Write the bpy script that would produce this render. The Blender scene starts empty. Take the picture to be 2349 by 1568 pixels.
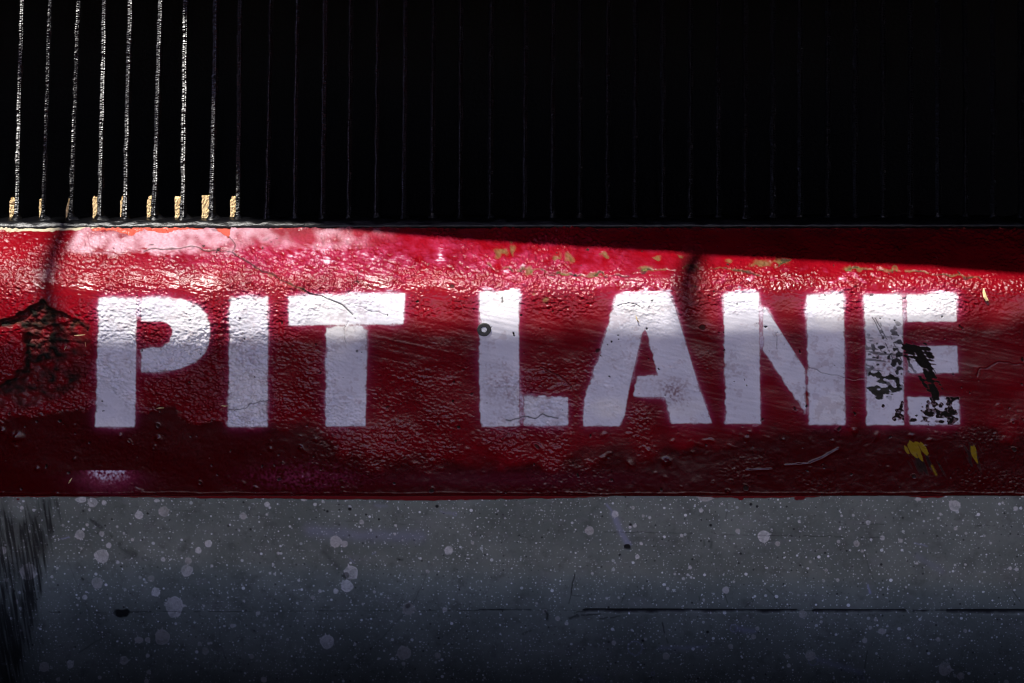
import bpy, math, random
import numpy as np
from mathutils import Vector

random.seed(7)
C = bpy.context.scene.collection
DC, ZC = 3.2, 1.0            # camera distance from the wall's top edge, camera height over the frame centre
GROUND = -1.02

# ------------------------------------------------------------------ helpers
def bp(u, v, y=0.0):
    """measured point (mm in the elevation of the wall) at depth y -> metres"""
    k = (DC + y) / DC
    return ((u - 1174.5) / 1000.0 * k, y, ZC + ((784 - v) / 1000.0 - ZC) * k)

def link(name, me, mat=None, parent=None):
    o = bpy.data.objects.new(name, me)
    C.objects.link(o)
    if mat is not None and me is not None:
        me.materials.append(mat)
    if parent is not None:
        o.parent = parent
    return o

def tag(o, label, cat, group=None, kind=None):
    if label: o['label'] = label
    if cat: o['category'] = cat
    if group: o['group'] = group
    if kind: o['kind'] = kind
    return o

def mesh_from(verts, faces, name='m', smooth=False):
    me = bpy.data.meshes.new(name)
    me.from_pydata([tuple(v) for v in verts], [], faces)
    if smooth:
        me.polygons.foreach_set('use_smooth', [True] * len(me.polygons))
    me.update()
    return me

def box_mesh(x0, x1, y0, y1, z0, z1):
    v = [(x, y, z) for z in (z0, z1) for y in (y0, y1) for x in (x0, x1)]
    f = [(0, 2, 3, 1), (4, 5, 7, 6), (0, 1, 5, 4), (2, 6, 7, 3), (0, 4, 6, 2), (1, 3, 7, 5)]
    return mesh_from(v, f)

def prism_mesh(pts, z0, z1):
    n = len(pts)
    v = [(p[0], p[1], z0) for p in pts] + [(p[0], p[1], z1) for p in pts]
    f = [tuple(range(n))[::-1], tuple(range(n, 2 * n))] + [(i, (i + 1) % n, n + (i + 1) % n, n + i) for i in range(n)]
    return mesh_from(v, f)

def grid_mesh(P, attrs, mask=None):
    """P: (nv, nu, 3); attrs: name -> (nv, nu); mask: (nv-1, nu-1) faces to keep"""
    nv, nu = P.shape[:2]
    idx = np.arange(nv * nu).reshape(nv, nu)
    q = np.stack([idx[:-1, :-1], idx[1:, :-1], idx[1:, 1:], idx[:-1, 1:]], -1)
    q = q.reshape(-1, 4) if mask is None else q[mask]
    used = np.unique(q)
    rem = np.full(nv * nu, -1, dtype=np.int64); rem[used] = np.arange(len(used))
    q = rem[q]
    co = P.reshape(-1, 3)[used]
    me = bpy.data.meshes.new('g')
    me.vertices.add(len(co)); me.vertices.foreach_set('co', co.astype(np.float32).ravel())
    me.loops.add(q.size); me.loops.foreach_set('vertex_index', q.astype(np.int32).ravel())
    me.polygons.add(len(q))
    me.polygons.foreach_set('loop_start', np.arange(0, q.size, 4, dtype=np.int32))
    me.polygons.foreach_set('loop_total', np.full(len(q), 4, dtype=np.int32))
    me.update(calc_edges=True)
    me.polygons.foreach_set('use_smooth', np.ones(len(q), dtype=bool))
    for k, a in attrs.items():
        at = me.attributes.new(k, 'FLOAT', 'POINT')
        at.data.foreach_set('value', a.reshape(-1)[used].astype(np.float32))
    return me

def noise(shape, sx, sy, seed, ang=0.0, step=1.5):
    """smooth random field, unit deviation, feature size sx, sy (mm), streaks turned by ang degrees"""
    r = np.random.default_rng(seed).standard_normal(shape).astype(np.float32)
    fy = np.fft.fftfreq(shape[0])[:, None] / step; fx = np.fft.rfftfreq(shape[1])[None, :] / step
    a = math.radians(ang); p = fx * math.cos(a) + fy * math.sin(a); q = -fx * math.sin(a) + fy * math.cos(a)
    g = np.exp(-2 * (math.pi ** 2) * ((p * sx) ** 2 + (q * sy) ** 2))
    n = np.fft.irfft2(np.fft.rfft2(r) * g, s=shape)
    return n / n.std()

def blur(a, sx, sy=None, step=1.5):
    sy = sx if sy is None else sy
    fy = np.fft.fftfreq(a.shape[0])[:, None] / step; fx = np.fft.rfftfreq(a.shape[1])[None, :] / step
    return np.fft.irfft2(np.fft.rfft2(a) * np.exp(-2 * math.pi ** 2 * ((fx * sx) ** 2 + (fy * sy) ** 2)), s=a.shape)

def inside(U, V, poly):
    r = np.zeros(U.shape, bool)
    n = len(poly)
    for i in range(n):
        x0, y0 = poly[i]; x1, y1 = poly[(i + 1) % n]
        if y0 == y1: continue
        c = ((V >= y0) != (V >= y1)) & (U < (x1 - x0) * (V - y0) / (y1 - y0) + x0)
        r ^= c
    return r

def dist(U, V, pts):
    d = np.full(U.shape, 1e6)
    for (x0, y0), (x1, y1) in zip(pts[:-1], pts[1:]):
        dx, dy = x1 - x0, y1 - y0
        t = np.clip(((U - x0) * dx + (V - y0) * dy) / (dx * dx + dy * dy + 1e-9), 0, 1)
        d = np.minimum(d, np.hypot(U - x0 - t * dx, V - y0 - t * dy))
    return d

def sst(a, b, x):
    t = np.clip((x - a) / (b - a), 0, 1)
    return t * t * (3 - 2 * t)

def blob(U, V, u, v, ru, rv=None, p=1.0):
    rv = ru if rv is None else rv
    return np.exp(-(((U - u) / ru) ** 2 + ((V - v) / rv) ** 2) ** p)

# ------------------------------------------------------------------ node helpers
def new_mat(name):
    m = bpy.data.materials.new(name); m.use_nodes = True
    nt = m.node_tree
    return m, nt, nt.nodes['Principled BSDF']

def N(nt, t, **kw):
    n = nt.nodes.new(t)
    for k, v in kw.items():
        if k in n.inputs: n.inputs[k].default_value = v
        else: setattr(n, k, v)
    return n

def attr(nt, name):
    return N(nt, 'ShaderNodeAttribute', attribute_name=name).outputs['Fac']

def mix(nt, fac, a, b):
    n = nt.nodes.new('ShaderNodeMix'); n.data_type = 'RGBA'
    for s, val in ((n.inputs[0], fac), (n.inputs[6], a), (n.inputs[7], b)):
        if isinstance(val, bpy.types.NodeSocket): nt.links.new(val, s)
        elif isinstance(val, (tuple, list)): s.default_value = (*val, 1)
        else: s.default_value = val
    return n.outputs[2]

def mth(nt, op, a, b=None, c=None, clamp=False):
    n = nt.nodes.new('ShaderNodeMath'); n.operation = op; n.use_clamp = clamp
    for s, val in zip(n.inputs, (a, b, c)):
        if val is None: continue
        if isinstance(val, bpy.types.NodeSocket): nt.links.new(val, s)
        else: s.default_value = val
    return n.outputs[0]

def ramp(nt, x, a, b):
    n = nt.nodes.new('ShaderNodeMapRange'); n.interpolation_type = 'SMOOTHSTEP'
    nt.links.new(x, n.inputs[0]); n.inputs[1].default_value = a; n.inputs[2].default_value = b
    return n.outputs[0]

def tex(nt, scale, detail=3, rough=.6, stretch=None):
    tc = nt.nodes.new('ShaderNodeTexCoord'); src = tc.outputs['Object']
    if stretch:
        mp = nt.nodes.new('ShaderNodeMapping'); mp.inputs['Scale'].default_value = stretch
        nt.links.new(src, mp.inputs[0]); src = mp.outputs[0]
    n = N(nt, 'ShaderNodeTexNoise', Scale=scale, Detail=detail, Roughness=rough)
    nt.links.new(src, n.inputs['Vector'])
    return n.outputs['Fac']

def bump(nt, bsdf, h, dist_, strength=1.0):
    n = N(nt, 'ShaderNodeBump', Strength=strength, Distance=dist_)
    nt.links.new(h, n.inputs['Height']); nt.links.new(n.outputs[0], bsdf.inputs['Normal'])

def plain(name, col, rough=.8, var=.25, scale=12, bscale=60, bd=.002):
    m, nt, b = new_mat(name)
    f = tex(nt, scale, 5)
    nt.links.new(mix(nt, f, tuple(c * (1 - var) for c in col), tuple(min(1, c * (1 + var)) for c in col)), b.inputs['Base Color'])
    b.inputs['Roughness'].default_value = rough
    bump(nt, b, tex(nt, bscale, 4), bd)
    return m

# ------------------------------------------------------------------ materials
def red_paint():
    m, nt, b = new_mat('red_gloss_paint')
    n1 = tex(nt, 9, 5); n2 = tex(nt, 160, 3)
    red = mix(nt, ramp(nt, n1, .3, .7), (.125, .0008, .0036), (.190, .0014, .0062))
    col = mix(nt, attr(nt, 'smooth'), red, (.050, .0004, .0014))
    col = mix(nt, mth(nt, 'MULTIPLY', attr(nt, 'orange'), 1.0), col, (.42, .075, .05))
    col = mix(nt, attr(nt, 'chalk'), col, mix(nt, n2, (.33, .11, .15), (.52, .37, .42)))
    sp = mth(nt, 'MULTIPLY', attr(nt, 'spray'), mth(nt, 'MULTIPLY_ADD', n2, 1.0, .5), clamp=True)
    col = mix(nt, sp, col, mix(nt, ramp(nt, sp, .30, .9), (.40, .045, .13), (.70, .60, .70)))
    white = mix(nt, ramp(nt, n1, .35, .7), (.68, .66, .72), (.80, .77, .82))
    white = mix(nt, attr(nt, 'patch'), white, (.86, .82, .80))
    col = mix(nt, attr(nt, 'paint'), col, white)
    col = mix(nt, attr(nt, 'cream'), col, mix(nt, n2, (.30, .25, .17), (.55, .48, .34)))
    col = mix(nt, attr(nt, 'moss'), col, mix(nt, n2, (.05, .045, .012), (.16, .13, .05)))
    col = mix(nt, attr(nt, 'yellow'), col, (.24, .15, .008))
    dirt_shade = attr(nt, 'dirt_shade')
    col = mix(nt, dirt_shade, col, mix(nt, n2, (.006, .005, .005), (.022, .018, .013)))
    col = mix(nt, attr(nt, 'bare'), col, (.016, .0145, .010))
    nt.links.new(col, b.inputs['Base Color'])
    matte = mth(nt, 'MAXIMUM', dirt_shade, mth(nt, 'MAXIMUM', attr(nt, 'cream'), attr(nt, 'moss')))
    r = mth(nt, 'MULTIPLY_ADD', tex(nt, 40, 3), .14, .15)
    r = mth(nt, 'ADD', r, mth(nt, 'MULTIPLY', attr(nt, 'paint'), .12))
    r = mth(nt, 'ADD', r, mth(nt, 'MULTIPLY', attr(nt, 'chalk'), .12))
    r = mth(nt, 'ADD', r, mth(nt, 'MULTIPLY', matte, .45), clamp=True)
    nt.links.new(r, b.inputs['Roughness'])
    nt.links.new(mth(nt, 'MULTIPLY_ADD', matte, -.24, .28, True), b.inputs['Specular IOR Level'])
    h = mth(nt, 'ADD', mth(nt, 'MULTIPLY', tex(nt, 260, 4, .65), attr(nt, 'fine')), mth(nt, 'MULTIPLY', tex(nt, 900, 2), .04))
    bump(nt, b, h, .0009)
    return m

def grey_paint():
    m, nt, b = new_mat('speckled_grey_paint')
    n1 = tex(nt, 7, 5); n2 = tex(nt, 240, 3); n3 = tex(nt, 30, 5, .7)
    col = mix(nt, ramp(nt, n1, .3, .72), (.155, .175, .148), (.238, .260, .222))
    col = mix(nt, mth(nt, 'MULTIPLY', ramp(nt, n3, .48, .72), .60), col, (.085, .082, .076))
    col = mix(nt, mth(nt, 'MULTIPLY', ramp(nt, tex(nt, 14, 6, .7, (1, 1, 2.2)), .52, .70), .40), col, (.25, .25, .24))
    tc = nt.nodes.new('ShaderNodeTexCoord'); sep = nt.nodes.new('ShaderNodeSeparateXYZ'); cmb = nt.nodes.new('ShaderNodeCombineXYZ')
    nt.links.new(tc.outputs['Object'], sep.inputs[0]); nt.links.new(sep.outputs[0], cmb.inputs[0]); nt.links.new(sep.outputs[2], cmb.inputs[1])
    def dots(scale, rmin, rmax, keep, power):
        vo = N(nt, 'ShaderNodeTexVoronoi', voronoi_dimensions='2D', Scale=scale)
        nt.links.new(cmb.outputs[0], vo.inputs['Vector'])
        s = nt.nodes.new('ShaderNodeSeparateColor'); nt.links.new(vo.outputs['Color'], s.inputs[0])
        rr = mth(nt, 'MULTIPLY_ADD', mth(nt, 'POWER', s.outputs[0], power), (rmax - rmin) * scale, rmin * scale)
        d = mth(nt, 'DIVIDE', vo.outputs['Distance'], rr)
        inn = mth(nt, 'SUBTRACT', 1.0, ramp(nt, d, .75, 1.1))
        return mth(nt, 'MULTIPLY', inn, mth(nt, 'LESS_THAN', s.outputs[1], keep)), s.outputs[2]
    dk, _ = dots(62, .0008, .0026, .30, 3.0)
    col = mix(nt, mth(nt, 'MULTIPLY', dk, .85), col, (.018, .017, .017))
    for sc, r0, r1, kp, pw in ((150, .0006, .0014, .26, 1.5), (95, .0007, .0023, .40, 2.6), (46, .0009, .0042, .50, 4.0)):
        d, tone = dots(sc, r0, r1, kp, pw)
        col = mix(nt, mth(nt, 'MULTIPLY', d, mth(nt, 'MULTIPLY_ADD', tone, .6, .4)), col, (.85, .86, .85))
    col = mix(nt, attr(nt, 'smear'), col, (.34, .34, .50))
    tn = mix(nt, attr(nt, 'tan'), (.80, .78, .75), (.50, .455, .41))
    tn = mix(nt, mth(nt, 'MULTIPLY', ramp(nt, n2, .45, .75), .45), tn, (.16, .14, .13))
    col = mix(nt, attr(nt, 'splat'), col, tn)
    col = mix(nt, attr(nt, 'dark'), col, mix(nt, n2, (.008, .008, .008), (.020, .019, .018)))
    col = mix(nt, attr(nt, 'redlip'), col, (.16, .0015, .004))
    nt.links.new(col, b.inputs['Base Color'])
    r = mth(nt, 'MULTIPLY_ADD', n3, .25, .42)
    nt.links.new(r, b.inputs['Roughness'])
    b.inputs['Specular IOR Level'].default_value = .35
    bump(nt, b, mth(nt, 'ADD', tex(nt, 120, 4), mth(nt, 'MULTIPLY', attr(nt, 'splat'), .6)), .0009)
    return m

def black_paint(name, BD, SP):
    m, nt, b = new_mat(name)
    n = tex(nt, 140, 4); n3 = tex(nt, 30, 4)
    col = mix(nt, ramp(nt, n3, .68, .78), (.0016, .0016, .0024), (.010, .009, .007))
    nt.links.new(col, b.inputs['Base Color'])
    nt.links.new(mth(nt, 'MULTIPLY_ADD', n3, .14, .27), b.inputs['Roughness'])
    b.inputs['Specular IOR Level'].default_value = SP
    lum = tex(nt, 120, 4, .6, (.45, .45, 1.5))
    bump(nt, b, mth(nt, 'ADD', lum, mth(nt, 'MULTIPLY', n, .25)), BD)
    return m

M_RED, M_GREY, M_BLACK = red_paint(), grey_paint(), black_paint('lumpy_black_gloss_paint', .0006, .5)
M_RAIL = black_paint('thick_black_gloss_paint', .0016, .28)
M_VOID = plain('unlit_black_wall', (.0015, .0015, .0015), 1.0)  # near-black colour puts the darkness of the room into its walls
M_CONC = plain('dark_concrete', (.05, .047, .045), .9)
M_ROOF = plain('dark_canopy_sheet', (.02, .02, .022), .8)
M_ASPH = plain('asphalt', (.045, .045, .048), .95, .35, 30, 200, .004)
M_CREAM = plain('cream_block', (.80, .60, .31), .85, .22, 60, 180, .004)
M_STRAW = plain('dry_straw', (.62, .46, .22), .8, .2, 90, 200, .001)
M_STEEL = plain('weathered_steel', (.045, .045, .04), .5, .4, 150, 300, .001)
M_WHITE = plain('white_overpaint', (.78, .77, .80), .5, .1, 90, 300, .0006)

# ------------------------------------------------------------------ painted wall
STEP = 1.5
u_all = np.arange(-640, 2990, STEP); v_all = np.arange(522.0, 1138.0, STEP)
U, V = np.meshgrid(u_all, v_all)
SH = U.shape
FTL = np.interp(v_all, [522, 600, 630, 650, 672, 692, 730, 800, 1138], [64, 60, 52, 40, 22, 10, 3, 1, 1])   # lean of the face, degrees from upright, left end
FTR = np.interp(v_all, [522, 560, 600, 625, 650, 672, 692, 730, 800, 1138], [86, 83, 77, 66, 46, 24, 10, 3, 1, 1])   # and at the right end, where the top lies flatter

def profile(ft):
    y = 0.0; out = []
    for i, v in enumerate(v_all):
        a = math.radians(min(float(ft[i]), 85)); dv = STEP if i else 0.0
        sl = (ZC + (v - 784) / 1000.0) / DC                # parallax of the raised eye
        y -= .00096 * dv / (1 / max(math.tan(a), 1e-3) + sl)
        out.append(y)
    return np.array(out)
YL, YR = profile(FTL), profile(FTR)
wu = (u_all / 2349.0)[None, :]
y0 = YL[:, None] * (1 - wu) + YR[:, None] * wu
FT = FTL[:, None] * np.clip(1 - wu, 0, 1) + FTR[:, None] * np.clip(wu, 0, 1)
def yat(u, v):
    w = u / 2349.0
    return float(np.interp(v, v_all, YL)) * (1 - w) + float(np.interp(v, v_all, YR)) * w
def surf(u, v, off=0.0):
    w = min(max(u / 2349.0, 0), 1)
    y = yat(u, v); p = bp(u, v, y); a = math.radians(float(np.interp(v, v_all, FTL)) * (1 - w) + float(np.interp(v, v_all, FTR)) * w)
    return (p[0], p[1] - math.cos(a) * off, p[2] + math.sin(a) * off)

LET = {
 'P': [[(227,685),(314,684),(309,980),(218,980)],
       [(325,684),(391,684),(413,686),(433,692),(458,704),(474,722),(482,745),(482,765),(478,792),(470,811),(450,831),(423,843),(399,850),(359,855),(324,855),(323,802),(352,800),(376,796),(389,785),(395,768),(393,755),(386,744),(375,738),(323,738)]],
 'I': [[(527,685),(615,684),(614,979),(523,979)]],
 'T': [[(661,680),(929,673),(926,744),(663,747)], [(748,753),(774,748),(830,748),(843,754),(838,979),(747,979)]],
 'L': [[(1101,671),(1191,665),(1190,760),(1192,978),(1103,980),(1099,850)], [(1202,909),(1303,910),(1303,976),(1201,977)]],
 'A': [[(1412,677),(1531,671),(1548,703),(1597,868),(1634,973),(1540,973),(1526,912),(1452,912),(1461,863),(1509,862),(1481,754),(1473,766),(1449,868),(1442,900),(1433,954),(1422,979),(1337,978),(1341,917),(1391,765)]],
 'N': [[(1660,675),(1741,671),(1744,954),(1746,973),(1665,973),(1661,760)], [(1750,703),(1756,706),(1847,848),(1848,951),(1751,803)], [(1849,677),(1935,674),(1939,974),(1856,974),(1853,850)]],
 'E': [[(1981,675),(2070,676),(2074,976),(1988,976),(1987,850)], [(2079,676),(2194,674),(2195,738),(2080,739)], [(2082,794),(2196,795),(2198,856),(2083,856)], [(2083,911),(2200,911),(2201,974),(2086,976)]],
}
n_mid = noise(SH, 4.2, 3.0, 1); n_wr = noise(SH, 6.5, 3.0, 2, 8); n_big = noise(SH, 60, 40, 3); n_fin = noise(SH, 1.7, 1.7, 4)
n_str = noise(SH, 70, 2.3, 5, 12); n_hst = noise(SH, 60, 2.5, 6, 2); n_20 = noise(SH, 16, 14, 7); n_8 = noise(SH, 7, 6, 8)
n_f1 = noise(SH, 3.2, 1.35, 31, 6); n_f2 = noise(SH, 1.7, 1.5, 32); n_lump = noise(SH, 6, 5, 9); n_st2 = noise(SH, 40, 1.7, 33, 14); n_60 = noise(SH, 45, 30, 34); n_40 = noise(SH, 30, 22, 10)

Uw = U + n_mid * .45; Vw = V + n_mid * .7 * (U < 1450)
paint = np.zeros(SH); let_mask = {}; spray = np.zeros(SH)
for k, polys in LET.items():
    raw = np.zeros(SH)
    for p in polys:
        us = [q[0] for q in p]; vs = [q[1] for q in p]
        c0, c1 = np.searchsorted(u_all, [min(us) - 20, max(us) + 20]); r0, r1 = np.searchsorted(v_all, [min(vs) - 20, max(vs) + 20])
        raw[r0:r1, c0:c1] = np.maximum(raw[r0:r1, c0:c1], inside(Uw[r0:r1, c0:c1], Vw[r0:r1, c0:c1], p))
    sharp = blur(raw, 1.5); soft = blur(raw, 3.6)
    t = .30 + .45 * sst(720, 676, V) + .25 * sst(.2, 1.2, n_big)
    s = sharp * (1 - t) + soft * t
    s = sst(.12, .88, s + .10 * n_mid * (s > .05) * (s < .95))
    let_mask[k] = s > .5
    paint = np.maximum(paint, s)
    spray = np.maximum(spray, blur(raw, 7.5) * 1.35 + blur(raw, 17) * .62)
spray = spray * (1 - paint) * (.62 + .5 * sst(760, 660, V)) * (.8 + .22 * n_20)
spray += .22 * blob(U, V, 1000, 600, 420, 45) * (.7 + .5 * n_8) + .30 * blob(U, V, 690, 590, 260, 40)
spray += .22 * blob(U, V, 1300, 640, 220, 30) + .55 * sst(.4, 1.6, n_wr) * (blob(U, V, 1480, 662, 90, 16) + blob(U, V, 1900, 640, 160, 18) + blob(U, V, 1690, 650, 70, 16))
# lavender overspray mark with a straight upper edge
mk = sst(1078, 1081, V) * np.exp(-((V - 1080).clip(0) / 22) ** 1.3) * np.exp(-(np.abs(U - 248) / 52) ** 2.6)
spray += .85 * mk * (.8 + .3 * n_fin) + .30 * sst(1078, 1100, V) * np.exp(-((V - 1090).clip(0) / 34) ** 2) * np.exp(-(np.abs(U - 250) / 75) ** 2)
spray += .16 * blob(U, V, 690, 1095, 110, 26) * (1 + .8 * n_fin) + .08 * blob(U, V, 1180, 1100, 300, 20)
spray *= np.where(V < 668, np.clip(.85 + .32 * n_f1 + .20 * n_mid, .1, 1.6), 1.0)
spray = np.clip(spray, 0, .95)

# chalky pale repair under the rail
edge_top = 531 + 5 * np.sin(U / 33.0) + 4 * n_20 + 9 * blob(U, V, 505, 540, 25, 80) + 9 * blob(U, V, 860, 540, 60, 80) * 0
chk = sst(150, 190, U + 12 * n_20) * sst(600, 520, U + .5 * V - 290 + 10 * n_20) * 1.0
chk = np.where(U > 520, 1.0, chk) if False else sst(152, 195, U + 10 * n_20) * (1 - sst(740, 930, U + 30 * n_40))
low = np.interp(u_all, [150, 200, 300, 380, 440, 520, 560, 640, 760, 930], [575, 584, 577, 584, 588, 583, 570, 574, 570, 560])[None, :]
chk = chk * (1 - sst(-10, 7, V - low - 5 * n_20 - 3 * n_f1))
chalk = chk * np.clip(.62 + .33 * n_40 + .25 * n_8 * (V < 590) - .35 * sst(560, 900, U), .08, 1)
chip_b = np.interp(u_all, [270, 330, 343, 355, 390, 420, 470, 490, 507, 520, 560, 590, 640, 680, 720, 760, 790, 820, 845, 860, 900],
                   [522, 524, 540, 548, 541, 538, 541, 549, 552, 543, 533, 541, 540, 533, 538, 539, 536, 532, 544, 548, 522])[None, :] * 1.0
chip_b = 522 + (chip_b - 522) * 1.0
# the ragged orange chips along the top edge, u 330-520 in the elevation
cb = np.interp(u_all, [205, 213, 230, 262, 280, 300, 318, 332, 350, 380, 400, 430, 452, 472, 490, 505, 515, 526, 530], [522, 534, 530, 531, 538, 543, 534, 530, 533, 537, 533, 528, 529, 523, 524, 533, 540, 546, 522])[None, :]
orange = sst(1.5, -1.5, V - cb - 2.0 * n_mid)
chalk = chalk * (1 - orange)
cream = sst(1.5, -1.5, V - np.interp(u_all, [-700, 0, 120, 190, 230, 240], [532, 532, 531, 528, 524, 515])[None, :] - 1.3 * n_mid)
cream = np.maximum(cream, .7 * sst(1.2, 1.9, n_20) * blob(U, V, 514, 533, 16, 9))

# broken-out hollow at the left
hpoly = [(-640, 748), (-200, 735), (0, 738), (40, 722), (62, 712), (91, 691), (99, 688), (112, 709), (146, 722), (175, 733), (205, 760), (214, 800), (205, 860), (160, 905), (60, 940), (-640, 960), (-640, 900), (0, 893), (17, 883), (40, 866), (54, 853), (59, 822), (63, 765), (50, 746), (20, 752), (-640, 775)]
hraw = inside(U + 3.0 * n_8, V + 3.0 * n_8, hpoly).astype(float)
hol = blur(hraw, 2.2) * np.clip((222 - U) / 110, 0, 1) * np.clip((955 - V) / 170, 0, 1) ** .7
crev = dist(U + 2.5 * n_8, V + 2.5 * n_8, [(62, 770), (59, 822), (55, 853), (40, 868), (17, 884), (-60, 905), (-300, 930)])
crev = np.exp(-(crev / np.where(V > 850, 10, 6)) ** 2)
up = dist(U + 2 * n_8, V + 2 * n_8, [(-300, 738), (0, 736), (40, 722), (62, 712), (91, 691), (103, 690), (114, 708), (146, 721), (176, 733), (205, 752)])
up = np.exp(-(up / 5.0) ** 2)
dirt_shade = np.clip(.85 * hol ** .5 * (1 + .5 * n_8) + crev + .65 * up * (n_8 > -.9), 0, 1) * (.85 + .15 * n_mid)
moss = .75 * sst(.3, 1.3, n_8) * (blob(U, V, 92, 712, 50, 16) + .7 * blob(U, V, 170, 735, 45, 12) + .5 * blob(U, V, 60, 740, 60, 18)) * (hraw > 0)

# cracks
def crack(pts, w, jit=2.2):
    return np.exp(-(dist(U + jit * n_8, V + jit * n_8, pts) / w) ** 2)
cr_main = crack([(330, 577), (385, 572), (430, 569), (470, 573), (515, 577), (545, 588), (565, 600), (592, 617), (625, 628), (645, 640), (672, 655), (705, 670), (735, 680), (770, 693), (790, 705), (808, 722)], 1.6)
cr_main += .8 * crack([(527, 545), (536, 556), (541, 565), (536, 582)], 1.3) + .7 * crack([(782, 694), (798, 684), (806, 664), (830, 620)], .9) + .55 * crack([(815, 702), (845, 714), (885, 722)], .8) + .6 * crack([(800, 738), (790, 765), (797, 790)], .7)
cr_main += .9 * crack([(527, 942), (550, 940), (570, 930), (590, 925), (618, 918)], 1.3) + crack([(1225, 958), (1245, 950), (1262, 955), (1282, 962)], 1.6) + crack([(1165, 968), (1195, 958), (1225, 957)], 1.4)
cr_main += .7 * crack([(1240, 843), (1262, 850), (1290, 868), (1306, 884)], 1.1) + .6 * crack([(1788, 767), (1783, 785), (1785, 806)], .8) + .6 * crack([(1855, 845), (1890, 855), (1935, 868), (1990, 872)], .8)
cr_main += .8 * crack([(1416, 702), (1440, 696), (1462, 698)], 1.2) + .7 * crack([(2238, 860), (2290, 832), (2349, 838), (2600, 850)], 1.0)
cr_h = crack([(1130, 615), (1190, 622), (1260, 626), (1340, 632), (1400, 632), (1450, 628), (1500, 621), (1560, 617), (1640, 617), (1720, 624), (1745, 636)], 2.2, 4)
cr_h2 = crack([(1790, 602), (1812, 598), (1790, 612)], 3.2, 4) + crack([(1940, 620), (1990, 618), (2050, 620), (2100, 626), (2160, 632), (2250, 640)], 1.8, 4)
sp = np.zeros(SH)
for (a, b, r, s) in [(1145, 578, 16, 8), (1172, 576, 5, 12), (1278, 590, 9, 8), (1304, 592, 8, 11), (1388, 587, 7, 5), (1212, 622, 12, 5), (1225, 741 - 70, 5, 5), (1290, 628, 14, 4), (1360, 634, 22, 5), (1248, 686, 6, 4), (1505, 593, 10, 4), (1670, 596, 10, 4), (1700, 700 - 40, 3, 3), (1745, 606, 26, 8), (1790, 605, 18, 6), (1480, 619, 15, 5), (1960, 618, 22, 4), (2040, 620, 18, 5), (1560, 588, 8, 4)]:
    sp = np.maximum(sp, np.exp(-((((U - a + 3 * n_8) / r) ** 2 + ((V - b + 3 * n_mid) / s) ** 2)) ** 2))
moss = np.clip(moss + .65 * sp + .55 * cr_h * (n_8 > -.2) + .7 * cr_h2 * (n_8 > -.3) + .4 * np.exp(-(dist(U, V, [(592, 617), (645, 640), (705, 670)]) / 5) ** 2) * (n_8 > .3), 0, 1)
dirt_shade = np.clip(dirt_shade + .9 * cr_main + .8 * (cr_h + cr_h2) * (n_mid > .2), 0, 1)
# pin holes
pin = sst(2.75, 3.1, noise(SH, 2.4, 2.4, 11)) + sst(2.9, 3.2, n_lump) * .8
dirt_shade = np.clip(dirt_shade + pin * (V > 560) + .8 * chk * (sst(2.0, 2.6, n_mid) + .6 * sst(1.7, 2.4, n_8)), 0, 1)
# shadow bands painted dark, right of the A and at far left
dirt_shade = np.clip(dirt_shade + .45 * blob(U, V, 1590, 640, 32, 70) * (1 + .3 * n_8) * (1 - paint) + .30 * blob(U, V, 125, 560, 28, 60) * (1 + .3 * n_8), 0, 1)

# paint flaked off the E and the black scuff over it
fl = np.zeros(SH)
n_fl = noise(SH, 3.4, 2.8, 12); n_fs = noise(SH, 12, 1.6, 13, 8); n_fd = noise(SH, 2.2, 14, 14, -28)
zone = blob(U, V, 2160, 948, 42, 28, 2) * (1.2 - .4 * sst(2085, 2200, U) * 0)
fl = np.maximum(fl, sst(.15, .30, n_fl * .42 + .55 * zone - .42) * (zone > .05))
for (a, b, r, s) in [(2062, 952, 13, 17), (2074, 960, 7, 10), (2068, 930, 5, 8), (2053, 961, 6, 8), (2130, 955, 16, 16), (2128, 930, 6, 12), (2140, 915, 7, 7), (2157, 935, 7, 7), (2093, 962, 10, 6), (2172, 950, 14, 12), (2186, 962, 16, 9), (2155, 968, 14, 5), (2180, 916, 22, 7), (2025, 932, 4, 5), (2188, 945, 12, 8)]:
    e_ = np.exp(-((((U - a) / r) ** 2 + ((V - b) / s) ** 2)) ** 1.5); fl = np.maximum(fl, sst(.40, .58, .85 * e_ + .26 * n_fl) * (e_ > .03))
fl = fl * (paint > .3) * (1 - .5 * sst(.2, 1.2, n_f2))
bare = np.zeros(SH)
for (a, b, r, s) in [(2012, 862, 14, 10), (2022, 875, 12, 8), (2010, 890, 20, 12), (2028, 896, 20, 10), (2014, 905, 8, 12), (2048, 893, 14, 7), (2040, 868, 14, 6), (2060, 880, 6, 9)]:
    bare = np.maximum(bare, np.exp(-((((U - a) / r) ** 2 + ((V - b) / s) ** 2)) ** 1.5))
bare = sst(.42, .6, bare + .26 * n_fl + .14 * n_fs) * (paint > .3) * (bare > .03)
sc = dist(U, V, [(2085, 800), (2108, 810), (2122, 830), (2135, 865), (2148, 905)])
scf = np.exp(-(sc / np.interp(V, [790, 815, 870, 910], [16, 17, 15, 8])) ** 2)
scf = sst(.30, .62, scf * .95 + .20 * n_fs + .22 * n_fd - .02) * (scf > .04)
spk = sst(1.1, 1.7, n_fl + .35 * n_fd + 1.2 * blob(U, V, 2060, 790, 22, 45) + .9 * blob(U, V, 2035, 815, 45, 22) + .9 * blob(U, V, 2050, 868, 40, 25)) * blob(U, V, 2045, 820, 75, 90, 2)
spk *= .8
spk = np.maximum(spk, .6 * sst(1.2, 1.9, n_fs + 1.0 * blob(U, V, 2000, 812, 30, 40)) * blob(U, V, 2020, 820, 60, 60, 2))
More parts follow.
